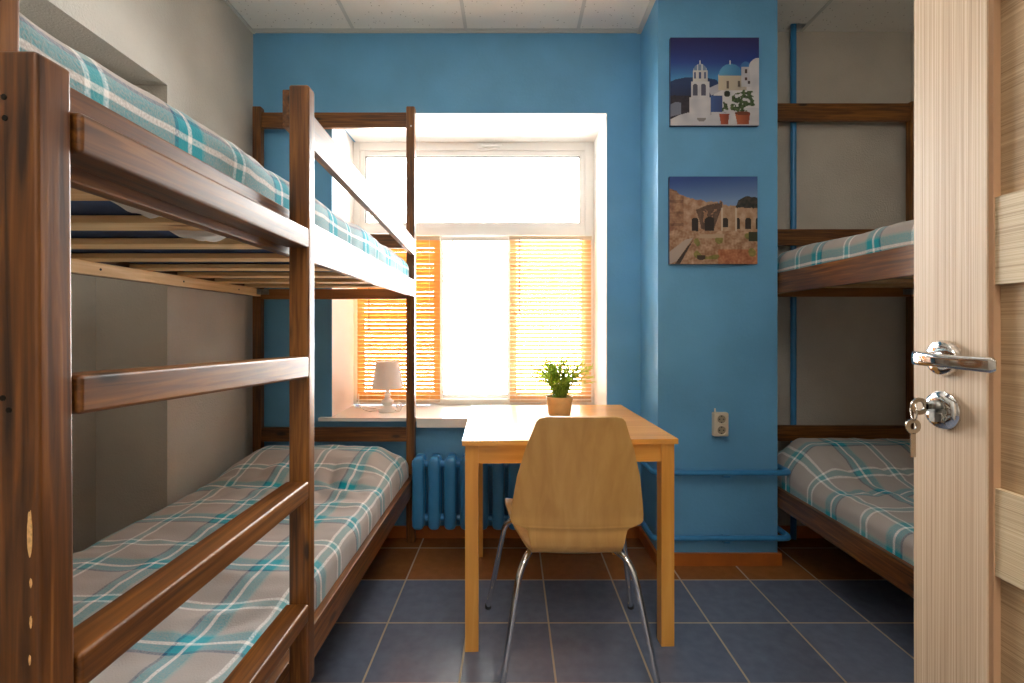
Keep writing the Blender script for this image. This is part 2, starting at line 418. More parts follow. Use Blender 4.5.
def sash(name, x0, x1, z0, z1, w, y0, y1, parent):
    bm = bmesh.new()
    box(bm, x0, x0 + w, y0, y1, z0, z1); box(bm, x1 - w, x1, y0, y1, z0, z1)
    box(bm, x0 + w, x1 - w, y0, y1, z1 - w, z1); box(bm, x0 + w, x1 - w, y0, y1, z0, z0 + w)
    s = obj(name, bm, pvc, parent, bevel=0.003)
    g = 0.004
    bm = bmesh.new()
    box(bm, x0 + w, x0 + w + g, y0 + 0.008, y1 - 0.01, z0 + w, z1 - w); box(bm, x1 - w - g, x1 - w, y0 + 0.008, y1 - 0.01, z0 + w, z1 - w)
    box(bm, x0 + w, x1 - w, y0 + 0.008, y1 - 0.01, z1 - w - g, z1 - w); box(bm, x0 + w, x1 - w, y0 + 0.008, y1 - 0.01, z0 + w, z0 + w + g)
    obj('gasket', bm, pvc_dark, s)
    obj('pane', bx(x0 + w - 0.002, x1 - w + 0.002, (y0+y1)/2 - 0.003, (y0+y1)/2 + 0.003, z0 + w - 0.002, z1 - w + 0.002), glass, s)
    return s
sash('transom_sash', g0x - 0.03, g1x + 0.03, g0z - 0.03, g1z + 0.03, 0.03, 2.925, 2.965, win)
bm = bmesh.new()
hx = (487 - 512) * 2.91 / 470; hz = zz(146.5, 2.91)
box(bm, hx - 0.055, hx + 0.075, 2.905, 2.915, hz - 0.014, hz + 0.014); box(bm, hx - 0.03, hx + 0.10, 2.885, 2.897, hz - 0.006, hz + 0.008); box(bm, hx - 0.03, hx - 0.012, 2.892, 2.91, hz - 0.006, hz + 0.008)
obj('window_handle', bm, pvc, win, bevel=0.003)
for x0, x1 in ((g0x - 0.03, -0.468), (-0.448, -0.010), (0.010, g1x + 0.03)):
    sash('casement', x0, x1, fz0 + 0.04, tz, 0.016, 2.925, 2.965, win)
bm = bmesh.new(); box(bm, -0.468, -0.448, fy0, fy1, fz0 + 0.04, tz); box(bm, -0.010, 0.010, fy0, fy1, fz0 + 0.04, tz)
obj('mullion', bm, pvc, win, bevel=0.003)
# sill: thin old sill across the whole opening and the thick board over its right part
sill = obj('window_sill', bx(WX0 - 0.06, -0.50, D - 0.035, 2.93, WZ0 + 0.008, WZ0 + 0.026), sill_mat, None, bevel=0.003)
tagp(sill, 'thin white sill board behind the bunk bed post, carrying the small lamp', 'window sill')
deep = obj('window_sill_board', bx(-0.499, WX1 + 0.06, 2.46, D, 0.604, 0.652), sill_mat, None, bevel=0.004)
bmx = bmesh.new(); bmx.from_mesh(deep.data); box(bmx, -0.499, WX1 - 0.005, D, 2.93, WZ0 + 0.001, 0.652); bmx.to_mesh(deep.data); bmx.free()
tagp(deep, 'thick white sill board above the blue radiator, reaching behind the table', 'window sill')

def blind(x0, x1, mat, tilt, label, wands, z_top, z_bot, rail_mat, pitch=0.0245, w=0.024):
    t = thing('venetian_blind', label, 'blind', ((x0+x1)/2, 2.897, z_top), 0, 'venetian blinds in the lower window')
    yc = 2.895
    obj('headrail', bx(x0, x1, yc - 0.014, yc + 0.014, z_top - 0.024, z_top), rail_mat, t, bevel=0.002)
    bm = bmesh.new(); z = z_top - 0.035; n = 0
    while z > z_bot + 0.02:
        dy, dz = w/2*math.cos(tilt), w/2*math.sin(tilt)
        a = [(-dy, dz), (0, 0.0018), (dy, -dz)]
        jz = 0.0007 * math.sin(n * 1.7)
        top = [[bm.verts.new((x, yc + p, z + q + jz)) for p, q in a] for x in (x0 + 0.003, x1 - 0.003)]
        bot = [[bm.verts.new((x, yc + p, z + q + jz - 0.0006)) for p, q in a] for x in (x0 + 0.003, x1 - 0.003)]
        for i in range(2):
            bm.faces.new((top[0][i], top[1][i], top[1][i+1], top[0][i+1])); bm.faces.new((bot[0][i], bot[0][i+1], bot[1][i+1], bot[1][i]))
        bm.faces.new((top[0][0], bot[0][0], bot[1][0], top[1][0])); bm.faces.new((top[0][2], top[1][2], bot[1][2], bot[0][2]))
        z -= pitch; n += 1
    obj('slats', bm, mat, t)
    obj('bottom_rail', bx(x0 + 0.002, x1 - 0.002, yc - 0.012, yc + 0.012, z_bot, z_bot + 0.014), rail_mat, t, bevel=0.002)
    k = 2 if x1 - x0 < 0.45 else 3
    for i in range(k):
        cx = x0 + (x1 - x0) * ((i + 0.35) / (k - 0.3))
        bm = bmesh.new(); tube(bm, [(cx, yc - 0.014, z_top - 0.02), (cx, yc - 0.014, z_bot + 0.005)], 0.0009, 5); tube(bm, [(cx, yc + 0.0135, z_top - 0.02), (cx, yc + 0.0135, z_bot + 0.005)], 0.0009, 5)
        obj('ladder_cord', bm, cord_m, t)
    for wx, l in wands:
        bm = bmesh.new(); tube(bm, [(wx, yc - 0.02, z_top - 0.02), (wx, yc - 0.021, z_top - 0.02 - l)], 0.0022, 6)
        tube(bm, [(wx, yc - 0.021, z_top - 0.02 - l), (wx, yc - 0.021, z_top - 0.045 - l)], 0.004, 6)
        obj('tilt_wand', bm, chain_m, t)
    return t
zt = zz(236.5, 2.895)
rail_o = plain('tan_blind_rail', (206, 186, 160), 0.4); rail_w = plain('white_blind_rail', (240, 236, 228), 0.4)
blind(-0.955, -0.440, slat_orange, 1.24, 'honey orange venetian blind behind the white lamp, slats nearly shut', [(-0.875, 0.54)], zt, zz(402, 2.895), rail_o)
blind(-0.434, -0.022, slat_white, 0.1, 'pale venetian blind in the middle of the window with its slats open', [(-0.363, 0.52)], zt - 0.006, zz(401, 2.895), rail_w)
blind(-0.016, 0.490, slat_lit, 0.84, 'orange venetian blind behind the potted plant, slats half open', [(0.045, 0.43)], zt, zz(402, 2.895), rail_o)

# ------------------------------------------------------------------ bunk beds
def bed(label, xo, s, cross, ladder):
    """xo = outer rail face, s = -1 when the bed lies to the left of it, +1 to the right"""
    Yn, Yf = 0.45, 2.50
    X = lambda d: xo + s * d
    W = 0.851 if s < 0 else 0.866
    t = thing('bunk_bed', label, 'bunk bed', (X(W/2), 1.5, 0))
    def b_(name, d0, d1, y0, y1, z0, z1, mat, bev=0.004, par=t):
        a, c = sorted((X(d0), X(d1)))
        return obj(name, bx(a, c, y0, y1, z0, z1), mat, par, bevel=bev)
    ph = 2.288 if s < 0 else 2.315
    pt = 0.045
    for d in (0, W - pt):
        for y0, y1 in ((Yn, Yn + 0.04), (Yf - 0.04, Yf)):
            b_('corner_post', d, d + pt, y0, y1, 0, ph, walnut[2], 0.006)
    yi0, yi1 = Yn + 0.04, Yf - 0.04
    for z0, z1 in ((0.268, 0.358), (1.290, 1.389)):
        rb = bmesh.new(); dz = 0.013 if (ladder and z0 > 1) else 0.0
        hexa(rb, [(X(0), yi0, z0), (X(0.024), yi0, z0), (X(0.024), yi0, z1 + dz), (X(0), yi0, z1 + dz), (X(0), yi1, z0), (X(0.024), yi1, z0), (X(0.024), yi1, z1 - dz), (X(0), yi1, z1 - dz)])
        obj('side_rail', rb, walnut[1], t, bevel=0.004)
        b_('side_rail', W - 0.024, W, yi0, yi1, z0, z1, walnut[1])
        lz = z0 + 0.0
        for a, c in ((0.024, 0.048), (W - 0.048, W - 0.024)):
            outer = a < 0.1
            l = b_('ledger', a, (c if not outer else a + 0.014), yi0 + 0.03, yi1 - 0.002, (lz + 0.014 if outer else lz), lz + 0.041, walnut[1] if outer else pine[1], 0.003)
            if outer: continue
            for k in range(5):
                yy = yi0 + 0.25 + 0.38 * k; xx = X(a) if s * (1 if a > 0.1 else -1) > 0 else X(c)
                xx = X(a) if a > 0.1 else X(c)
                bm = bmesh.new(); lathe(bm, [(0.0001, 0), (0.004, 0), (0.004, 0.0008), (0.0001, 0.0008)], (xx - (0.0008 if (s > 0) == (a > 0.1) else 0), yy, lz + 0.02), 10, 'x')
                obj('screw', bm, screw_m, l)
        for k in range(9):
            yy = 0.541 + 0.235 * k
            if yy > yi1: continue
            if yy - 0.076 < yi0: continue
            b_('bed_slat', 0.025, W - 0.025, yy - 0.076, yy, lz + 0.041, lz + 0.057, pine[0], 0.003)
    for z0, z1, mt in cross:
        for y0, y1 in ((Yf - 0.034, Yf - 0.008), (Yn + 0.008, Yn + 0.034)):
            if y0 < 1 and z0 > 2: continue
            b_('cross_rail', pt, W - pt, y0, y1, z0, z1, mt, 0.004)
    for z in (1.30,):
        bm = bmesh.new(); a, c = sorted((X(W - 0.03), X(W - 0.09)))
        box(bm, a, c, yi1 - 0.004, yi1 - 0.001, z, z + 0.03); 
        a, c = sorted((X(W - 0.049), X(W - 0.052))); box(bm, a, c, yi1 - 0.045, yi1 - 0.001, z, z + 0.03)
        obj('corner_bracket', bm, steel, t)
    if ladder:
        zt_ = 1.6725
        xi = xo + 0.0005; xa = xo + 0.051
        near_post = bmesh.new()
        hexa(near_post, [(xo - 0.045, 0.456, 0.31), (xa + 0.004, 0.456, 0.31), (xa + 0.004, 0.4935, 0.31), (xo - 0.045, 0.4935, 0.31),
                         (xo - 0.045, 0.456, 1.391), (xa - 0.003, 0.456, 1.391), (xa - 0.003, 0.4935, 1.391), (xo - 0.045, 0.4935, 1.391)])
        up = [obj('ladder_post', near_post, walnut[2], t, bevel=0.004, seg=3),
              obj('ladder_post', bx(xi + 0.005, xa, 1.06, 1.096, 0.312, zt_), walnut[2], t, bevel=0.006, seg=3)]
        for (ztn, ztf, hn, hf) in ((1.351, 1.347, 0.044, 0.044), (1.071, 1.058, 0.042, 0.048), (0.775, 0.777, 0.040, 0.040), (0.500, 0.501, 0.040, 0.038)):
            bm = bmesh.new(); hexa(bm, [(xi, 0.4975, ztn - hn), (xa + 0.002, 0.4975, ztn - hn), (xa + 0.002, 0.4975, ztn), (xi, 0.4975, ztn),
                                        (xi, 1.0595, ztf - hf), (xa + 0.002, 1.0595, ztf - hf), (xa + 0.002, 1.0595, ztf), (xi, 1.0595, ztf)])
            obj('ladder_step', bm, walnut[1], t, bevel=0.005, seg=3)
        bm = bmesh.new()
        hexa(bm, [(xo - 0.024, 1.09, 1.589), (xo, 1.09, 1.589), (xo, 1.09, 1.677), (xo - 0.024, 1.09, 1.677),
                  (xo - 0.024, 2.459, 1.507), (xo, 2.459, 1.507), (xo, 2.459, 1.592), (xo - 0.024, 2.459, 1.592)])
        obj('guard_rail', bm, walnut[1], t, bevel=0.004)
        for px, py in ((4, 97), (5, 118), (3, 398), (9, 410)):
            Y = 0.456; bm = bmesh.new(); lathe(bm, [(0.0001, -0.0006), (0.0028, -0.0006), (0.0033, 0.001)], ((px - 512) * Y / 470, Y, H - (py - 329) * Y / 470), 12, 'y')
            obj('screw', bm, screw_m, up[0])
        chip = plain('bare_wood_chip', (214, 168, 108), 0.7, var=0.1, vscale=300)
        for px, py, w_, h_ in ((30, 534, 2.6, 23), (31, 583, 1.3, 4.5), (31, 622, 1.2, 6), (30, 660, 1.1, 5)):
            Y = 0.456; bm = bmesh.new(); sc = Y / 470; vs_ = []
            for q in range(20):
                a = 2*PI*q/20; rr = 1 + 0.35*noise.noise(Vector((q*0.9, py, 0)))
                vs_.append(((px - 512 + w_*rr*math.cos(a)) * sc, H - (py + h_*rr*math.sin(a) - 329) * sc))
            A_ = [bm.verts.new((x_, Y - 0.0004, z_)) for x_, z_ in vs_]; B_ = [bm.verts.new((x_, Y + 0.0005, z_)) for x_, z_ in vs_]
            bm.faces.new(A_); bm.faces.new(B_[::-1])
            for q in range(20): bm.faces.new((A_[q], B_[q], B_[(q+1) % 20], A_[(q+1) % 20]))
            obj('bare_wood_chip', bm, chip, up[0])
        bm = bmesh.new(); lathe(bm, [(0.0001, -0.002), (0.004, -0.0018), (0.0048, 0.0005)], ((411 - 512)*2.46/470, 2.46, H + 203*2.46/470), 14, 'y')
        obj('hole_light', bm, lamp_white, t)  # white disc stands in for light showing through a hole in the post
    return t
PO = walnut[0]
cross_l = [(2.177, 2.258, PO), (1.545, 1.62, PO), (1.277, 1.33, pine[0]), (0.528, 0.602, PO), (0.268, 0.34, PO)]
cross_r = [(2.214, 2.306, PO), (1.56, 1.645, PO), (1.303, 1.356, pine[0]), (0.532, 0.612, PO), (0.268, 0.34, PO)]
warm_pine = wood('honey_stained_pine', 0, (120, 72, 34), (150, 96, 48), (172, 116, 64), rough=0.45)
cross_l[2] = (1.277, 1.33, warm_pine); cross_r[2] = (1.290, 1.35, warm_pine)
bed('dark-stained wooden bunk bed with a ladder, reaching from the doorway to the window', -0.51, -1, cross_l, True)
bed('dark-stained wooden bunk bed in the alcove beside the pillar, partly hidden by the door', 1.27, 1, cross_r, False)

def sstep(a, b, x):
    t = max(0.0, min(1.0, (x - a) / (b - a))); return t * t * (3 - 2 * t)
def fold(x, y, seed):
    v = 0.0
    for k, (sc, am) in enumerate(((3.0, 0.008), (7.5, 0.004), (17, 0.0018))):
        n = noise.noise(Vector((x * sc * 0.8 + seed, y * sc * 1.2, seed * 1.7 + k)))
        v += am * (1 - 2 * abs(n)) if k == 1 else am * n
    return v
def blanket(label, x0, x1, y0, y1, zb, ztop, outer, hump, seed, mat, r=0.045, amp=1.0, lift=0.012):
    nx, ny = 110, 220
    hs = ztop - zb - r
    def prof(a, L):
        q = PI * r / 2; tl = L - 2 * r; tot = 2 * hs + 2 * q + tl; a *= tot
        if a < hs: return 0.0, r + hs - a, a, -1
        a2 = a - hs
        if a2 < q: th = a2 / r; return r - r*math.cos(th), r - r*math.sin(th), a, -0.5
        a3 = a2 - q
        if a3 < tl: return r + a3, 0.0, a, 0
        a4 = a3 - tl
        if a4 < q: th = a4 / r; return L - r + r*math.sin(th), r - r*math.cos(th), a, 0.5
        return L, r + (a4 - q), a, 1
    bm = bmesh.new(); uvl = bm.loops.layers.uv.new('UVMap'); vs = []; uvs = {}
    for j in range(ny + 1):
        row = []
        py, dy, av, sy = prof(j / ny, y1 - y0)
        for i in range(nx + 1):
            px, dx, au, sx = prof(i / nx, x1 - x0)
            x, y = x0 + px, y0 + py
            d = min(math.hypot(dx, dy), r + hs)
            f = fold(x, y, seed) * amp
            top = 1 - min(1, d / r)
            w_in = sstep(0, 0.13, min(px, x1 - x0 - px))
            hp = hump * sstep(y1 - 0.50, y1 - 0.22, y) * (1 - 0.55 * sstep(y1 - 0.13, y1, y)) * (0.25 + 0.75 * w_in)
            if hump:   # creases that run from the pillow
                hp += 0.042 * sstep(y1 - 0.75, y1 - 0.45, y) * (1 - sstep(y1 - 0.45, y1 - 0.25, y)) * abs(noise.noise(Vector((x * 8 + y * 5, y * 7 - x * 2, seed)))) * w_in
            hgt = (ztop - zb - d) / (ztop - zb)
            z = ztop - d + (f + hp + lift * (0.5 + 0.5*noise.noise(Vector((x * 5, y * 4, seed + 9))))) * max(0, hgt)
            o = 0.5 * (f + 0.004) * (1 - top)
            o2 = 0.006 * noise.noise(Vector((y * 9, z * 14, seed + 3))) * (1 - top) * amp
            if outer > 0: bulge = max(0.0, o2)
            else: bulge = max(0.0, o2)
            if sx > 0: x += bulge if outer > 0 else 0
            if sx < 0: x -= bulge if outer < 0 else 0
            v = bm.verts.new((x, y, z)); uvs[v] = (au, av); row.append(v)
        vs.append(row)
    for j in range(ny):
        for i in range(nx):
            fc = bm.faces.new((vs[j][i], vs[j][i+1], vs[j+1][i+1], vs[j+1][i]))
            for l in fc.loops: l[uvl].uv = uvs[l.vert]
    bmesh.ops.remove_doubles(bm, verts=bm.verts, dist=1e-5)
    o = obj('plaid_blanket', bm, mat, None, smooth=True)
    md = o.modifiers.new('thickness', 'SOLIDIFY'); md.thickness = 0.004; md.offset = -1
    tagp(o, label, 'blanket', 'plaid blankets on the bunk beds')
    return o
def mattress(label, x0, x1, y0, y1, z0, z1):
    o = obj('mattress', bx(x0, x1, y0, y1, z0, z1), stripe_blue, None, bevel=0.02, seg=3)
    tagp(o, label, 'mattress', 'mattresses of the bunk beds')
XA, XB = -1.328, -0.538
mattress('dark blue mattress seen through the slats of the bunk bed with the ladder', XA + .012, XB - .012, 0.512, 2.43, 1.349, 1.455)
mattress('mattress in the lower berth of the ladder bunk bed, under the plaid blanket', XA + .012, XB - .012, 0.512, 2.43, 0.327, 0.42)
mattress('mattress in the upper berth of the alcove bunk bed, under the plaid blanket', 1.298 + .012, 2.104 - .012, 0.512, 2.43, 1.349, 1.455)
mattress('mattress in the lower berth of the alcove bunk bed, under the plaid blanket', 1.298 + .012, 2.104 - .012, 0.512, 2.43, 0.327, 0.42)
upper_left = blanket('grey and teal plaid blanket on the upper berth of the bunk bed with the ladder', XA, XB, 0.50, 2.44, 1.352, 1.478, 1, 0.0, 1.3, plaid_material('teal_plaid_fleece', 0.145, 0.05), r=0.05, amp=1.5, lift=0.026)
blanket('grey and teal plaid blanket on the lower berth of the bunk bed with the ladder', XA, XB, 0.50, 2.44, 0.33, 0.447, 1, 0.088, 4.1, plaid_material('grey_plaid_fleece', 0.02, 0.15), amp=1.7)
blanket('grey and teal plaid blanket on the upper berth of the alcove bunk bed', 1.298, 2.104, 0.50, 2.44, 1.352, 1.470, -1, 0.03, 7.7, plaid_material('taupe_plaid_fleece', 0.08, 0.1), amp=1.2, lift=0.02)
blanket('grey and teal plaid blanket on the lower berth of the alcove bunk bed', 1.298, 2.104, 0.50, 2.44, 0.33, 0.437, -1, 0.135, 9.9, plaid_material('dark_plaid_fleece', 0.12, 0.2), amp=1.4)

for (fx_, fy_, w_, l_, h_) in ((-0.640, 0.832, 0.075, 0.050, 0.040), (-0.690, 1.05, 0.095, 0.070, 0.044)):
    bm = bmesh.new(); nn = 18
    G_ = [[bm.verts.new((fx_ + w_*(i/nn*2-1), fy_ + l_*(j/nn*2-1), 1.352 - h_*max(0.0, math.cos(PI/2*(i/nn*2-1)))*max(0.0, math.cos(PI/2*(j/nn*2-1)))*(0.8 + 0.5*noise.noise(Vector((i*.25, j*.25, fx_*9)))))) for i in range(nn+1)] for j in range(nn+1)]
    for j in range(nn):
        for i in range(nn): bm.faces.new((G_[j][i], G_[j+1][i], G_[j+1][i+1], G_[j][i+1]))
    fo = obj('tucked_fold', bm, sheet_m, upper_left, smooth=True)
    md = fo.modifiers.new('thickness', 'SOLIDIFY'); md.thickness = 0.003; md.offset = 1
# ------------------------------------------------------------------ table
def table():
    rz = math.radians(2.3)
    t = thing('desk_table', 'light pine square table in front of the window, a potted plant on it', 'table', (-0.172, 1.617, 0), rz)
    Wt, Lt, ht = 0.756, 0.745, 0.735
    L = lambda name, bm, m, **k: obj(name, bm, m, t, off=1, **k)
    L('tabletop', bx(0, Wt, 0, Lt, ht - 0.018, ht), birch[0], bevel=0.003)
    for x in (0.010, Wt - 0.010 - 0.046):
        for y in (0.012, Lt - 0.012 - 0.046):
            L('leg', bx(x, x + 0.046, y, y + 0.046, 0, ht - 0.018), birch[2], bevel=0.004)
    for y in (0.018, Lt - 0.018 - 0.018):
        L('apron', bx(0.056, Wt - 0.056, y, y + 0.018, ht - 0.018 - 0.066, ht - 0.018), birch[0], bevel=0.001)
    for x in (0.018, Wt - 0.036):
        L('apron', bx(x, x + 0.018, 0.058, Lt - 0.058, ht - 0.084, ht - 0.018), birch[1], bevel=0.001)
table()

# ------------------------------------------------------------------ chair
def chair():
    cx = 0.197
    t = thing('plywood_chair', 'moulded light plywood chair with chrome tube legs, its back to the viewer', 'chair', (cx, 1.60, 0))
    # centre line (y, z, half width)
    K = [(1.332, .871, .098), (1.333, .866, .118), (1.336, .856, .127), (1.342, .838, .133), (1.358, .766, .159), (1.375, .686, .181), (1.392, .60, .195), (1.401, .560, .200),
         (1.404, .545, .200), (1.406, .536, .198), (1.408, .529, .190), (1.409, .524, .172), (1.411, .520, .156), (1.414, .512, .150), (1.418, .485, .144), (1.425, .462, .139), (1.438, .443, .136), (1.460, .428, .138), (1.50, .420, .150), (1.56, .418, .166), (1.63, .422, .188),
         (1.71, .432, .208), (1.78, .443, .222), (1.82, .443, .224), (1.845, .436, .205), (1.852, .432, .17)]
    P = []
    for i in range(len(K) - 1):
        for k in range(3):
            f = k / 3; P.append(tuple(K[i][q] * (1 - f) + K[i+1][q] * f for q in range(3)))
    P.append(K[-1])
    nx = 26; bm = bmesh.new(); rows = []
    for (y, z, w) in P:
        isback = sstep(0.46, 0.56, z)
        row = []
        for i in range(nx + 1):
            u = -1 + 2 * i / nx; x = u * w
            yy = y - 0.0 + (0.55 * x * x) * isback * 1.2
            zz_ = z + (1 - isback) * (0.35 * x * x if y > 1.45 else 0)
            row.append(bm.verts.new((cx + x, yy, zz_)))
        rows.append(row)
    for a, b in zip(rows, rows[1:]):
        for i in range(nx): bm.faces.new((a[i], a[i+1], b[i+1], b[i]))
    sh = obj('shell', bm, ply, t, smooth=True)
    md = sh.modifiers.new('thickness', 'SOLIDIFY'); md.thickness = 0.010; md.offset = 0
    md2 = sh.modifiers.new('edge', 'BEVEL'); md2.width = 0.003; md2.segments = 2; md2.limit_method = 'ANGLE'; md2.angle_limit = 0.9
    # legs: two tubes at the rear, two at the front, on a cross frame under the seat
    r = 0.0106
    legs = [[(0.066, 1.53, .407), (0.056, 1.500, .408), (0.044, 1.475, .402), (0.030, 1.458, .378), (0.018, 1.445, .340), (-0.006, 1.418, .20), (-0.038, 1.385, .008)],
            [(0.328, 1.53, .407), (0.338, 1.500, .408), (0.354, 1.475, .402), (0.370, 1.458, .378), (0.382, 1.445, .340), (0.408, 1.418, .20), (0.442, 1.385, .008)],
            [(0.066, 1.70, .408), (0.036, 1.735, .409), (-0.006, 1.758, .402), (-0.028, 1.770, .372), (-0.036, 1.778, .335), (-0.064, 1.83, .18), (-0.096, 1.885, .008)],
            [(0.328, 1.70, .408), (0.358, 1.735, .409), (0.398, 1.758, .402), (0.414, 1.770, .372), (0.420, 1.778, .335), (0.448, 1.83, .18), (0.476, 1.885, .008)]]
    for p in legs:
        bm = bmesh.new(); tube(bm, catmull(p, 8), r, 14)
        lg = obj('leg', bm, chrome, t, smooth='auto')
        bm = bmesh.new(); f = p[-1]; lathe(bm, [(0.011, 0.0), (0.0125, 0.002), (0.0118, 0.018), (0.0098, 0.02)], (f[0], f[1], 0), 16, close=True)
        obj('foot_cap', bm, rubber, lg, smooth='auto')
    bm = bmesh.new()
    for x in (0.066, 0.328): tube(bm, [(x, 1.53, .407), (x, 1.70, .408)], r, 12)
    tube(bm, [(0.066, 1.615, .4075), (0.328, 1.615, .4075)], r, 12)
    obj('under_frame', bm, chrome, t, smooth='auto')
chair()

# ------------------------------------------------------------------ table lamp on the sill
def lamp():
    x, y, z = -0.715, 2.70, 0.648
    t = thing('table_lamp', 'small white table lamp with a tapered shade on the window sill', 'lamp', (x, y, z))
    bm = bmesh.new(); lathe(bm, [(0.0, 0), (0.052, 0), (0.055, 0.006), (0.05, 0.018), (0.030, 0.026), (0.024, 0.034), (0.030, 0.044), (0.034, 0.055), (0.030, 0.066), (0.018, 0.074),
                                 (0.014, 0.084), (0.020, 0.092), (0.020, 0.098), (0.012, 0.106), (0.011, 0.13), (0.016, 0.134), (0.016, 0.17), (0.0, 0.172)], (x, y, z), 32)
    obj('base', bm, lamp_white, t, smooth='auto')
    bm = bmesh.new()
    lathe(bm, [(0.087, 0.135), (0.064, 0.285), (0.062, 0.285), (0.085, 0.136), (0.087, 0.135)], (x, y, z), 40)
    obj('lamp_shade', bm, shade_m, t, smooth='auto')
    bm = bmesh.new(); lathe(bm, [(0.002, 0.165), (0.014, 0.17), (0.026, 0.20), (0.022, 0.225), (0.002, 0.232)], (x, y, z), 20)
    obj('bulb', bm, lamp_white, t, smooth=True)
    bm = bmesh.new()
    P = [(x - 0.05, y + 0.01, z + 0.012), (x - 0.10, y - 0.02, z + 0.004), (x - 0.16, y + 0.0, z + 0.03), (x - 0.185, y + 0.06, z + 0.09), (x - 0.20, y + 0.10, z + 0.05), (x - 0.215, y + 0.10, z + 0.005), (x - 0.17, y + 0.10, z + 0.004), (x - 0.08, y + 0.06, z + 0.004)]
    tube(bm, catmull(P, 8), 0.0028, 8); obj('cord', bm, cord_m, t, smooth=True)
    bm = bmesh.new()
    P = [(x + 0.04, y - 0.02, z + 0.012), (x + 0.075, y - 0.03, z + 0.004), (x + 0.085, y - 0.01, z + 0.035), (x + 0.06, y + 0.01, z + 0.05), (x + 0.045, y + 0.03, z + 0.02)]
    tube(bm, catmull(P, 8), 0.0028, 8); obj('cord', bm, cord_m, t, smooth=True)
lamp()

# ------------------------------------------------------------------ plant
def plant():
    x, y, z = 0.212, 2.104, 0.7355
    t = thing('potted_plant', 'leafy green plant in a tan pot standing on the pine table', 'plant', (x, y, z))
    bm = bmesh.new(); lathe(bm, [(0.0, 0), (0.047, 0), (0.049, 0.003), (0.056, 0.062), (0.059, 0.063), (0.0605, 0.084), (0.056, 0.084), (0.053, 0.066), (0.0, 0.066)], (x, y, z), 40)
    obj('pot', bm, pot_m, t, smooth='auto')
    bm = bmesh.new(); lathe(bm, [(0.0, 0.076), (0.054, 0.072), (0.054, 0.066)], (x, y, z), 24); obj('soil', bm, soil_m, t)
    rnd = random.Random(3)
    bm = bmesh.new(); bl = bmesh.new()
    def leaf(p, d, l, w, mi):
        d = d.normalized(); s = d.cross(Vector((0,0,1)));
        if s.length < 0.05: s = Vector((1,0,0))
        s.normalize(); s = (s + 0.5 * Vector((rnd.uniform(-1,1), rnd.uniform(-1,1), rnd.uniform(-1,1)))).normalized(); up = s.cross(d).normalized()
        q = [p, p + d*l*0.35 + s*w + up*0.002, p + d*l*0.75 + s*w*0.6 , p + d*l - up*l*0.1, p + d*l*0.75 - s*w*0.6, p + d*l*0.35 - s*w + up*0.002, p + d*l*0.5 - up*0.0015]
        v = [bl.verts.new(c) for c in q]
        for a, b in ((0,1),(1,2),(2,3),(3,4),(4,5),(5,0)):
            bl.faces.new((v[a], v[b], v[6])).material_index = mi
    for k in range(80):
        a = rnd.uniform(0, 2*PI); lean = rnd.uniform(0.02, 1.0) ** 0.75; h = rnd.uniform(0.09, 0.175) * (1.12 - 0.30*lean)
        rad = 0.148 * lean
        if k < 4: h += 0.028; rad *= 0.5
        b0 = Vector((x + 0.035*math.cos(a)*rnd.random(), y + 0.035*math.sin(a)*rnd.random(), z + 0.068))
        e = Vector((x + rad*math.cos(a), y + rad*math.sin(a)*0.9, z + 0.075 + h))
        if k == 0: e = Vector((x + 0.04, y, z + 0.262))
        m = (b0 + e)/2 + Vector((-0.15*rad*math.cos(a), -0.15*rad*math.sin(a), 0.02))
        pts = catmull([b0, m, e], 6); tube(bm, pts, [0.0016 - 0.0009*i/len(pts) for i in range(len(pts))], 5)
        for i in range(2, len(pts)):
            for q in range(2):
                dd = (pts[i] - pts[i-1]).normalized() + 0.85*Vector((rnd.uniform(-1,1), rnd.uniform(-1,1), rnd.uniform(-.4,.8)))
                leaf(pts[i] - (pts[i]-pts[i-1])*rnd.random(), dd, rnd.uniform(0.018, 0.034), rnd.uniform(0.0020, 0.0034), 0 if rnd.random() < 0.68 else 1)
    obj('stems', bm, leaf_d, t, smooth=True)
    obj('foliage', bl, [leaf_m, leaf_d], t)
plant()

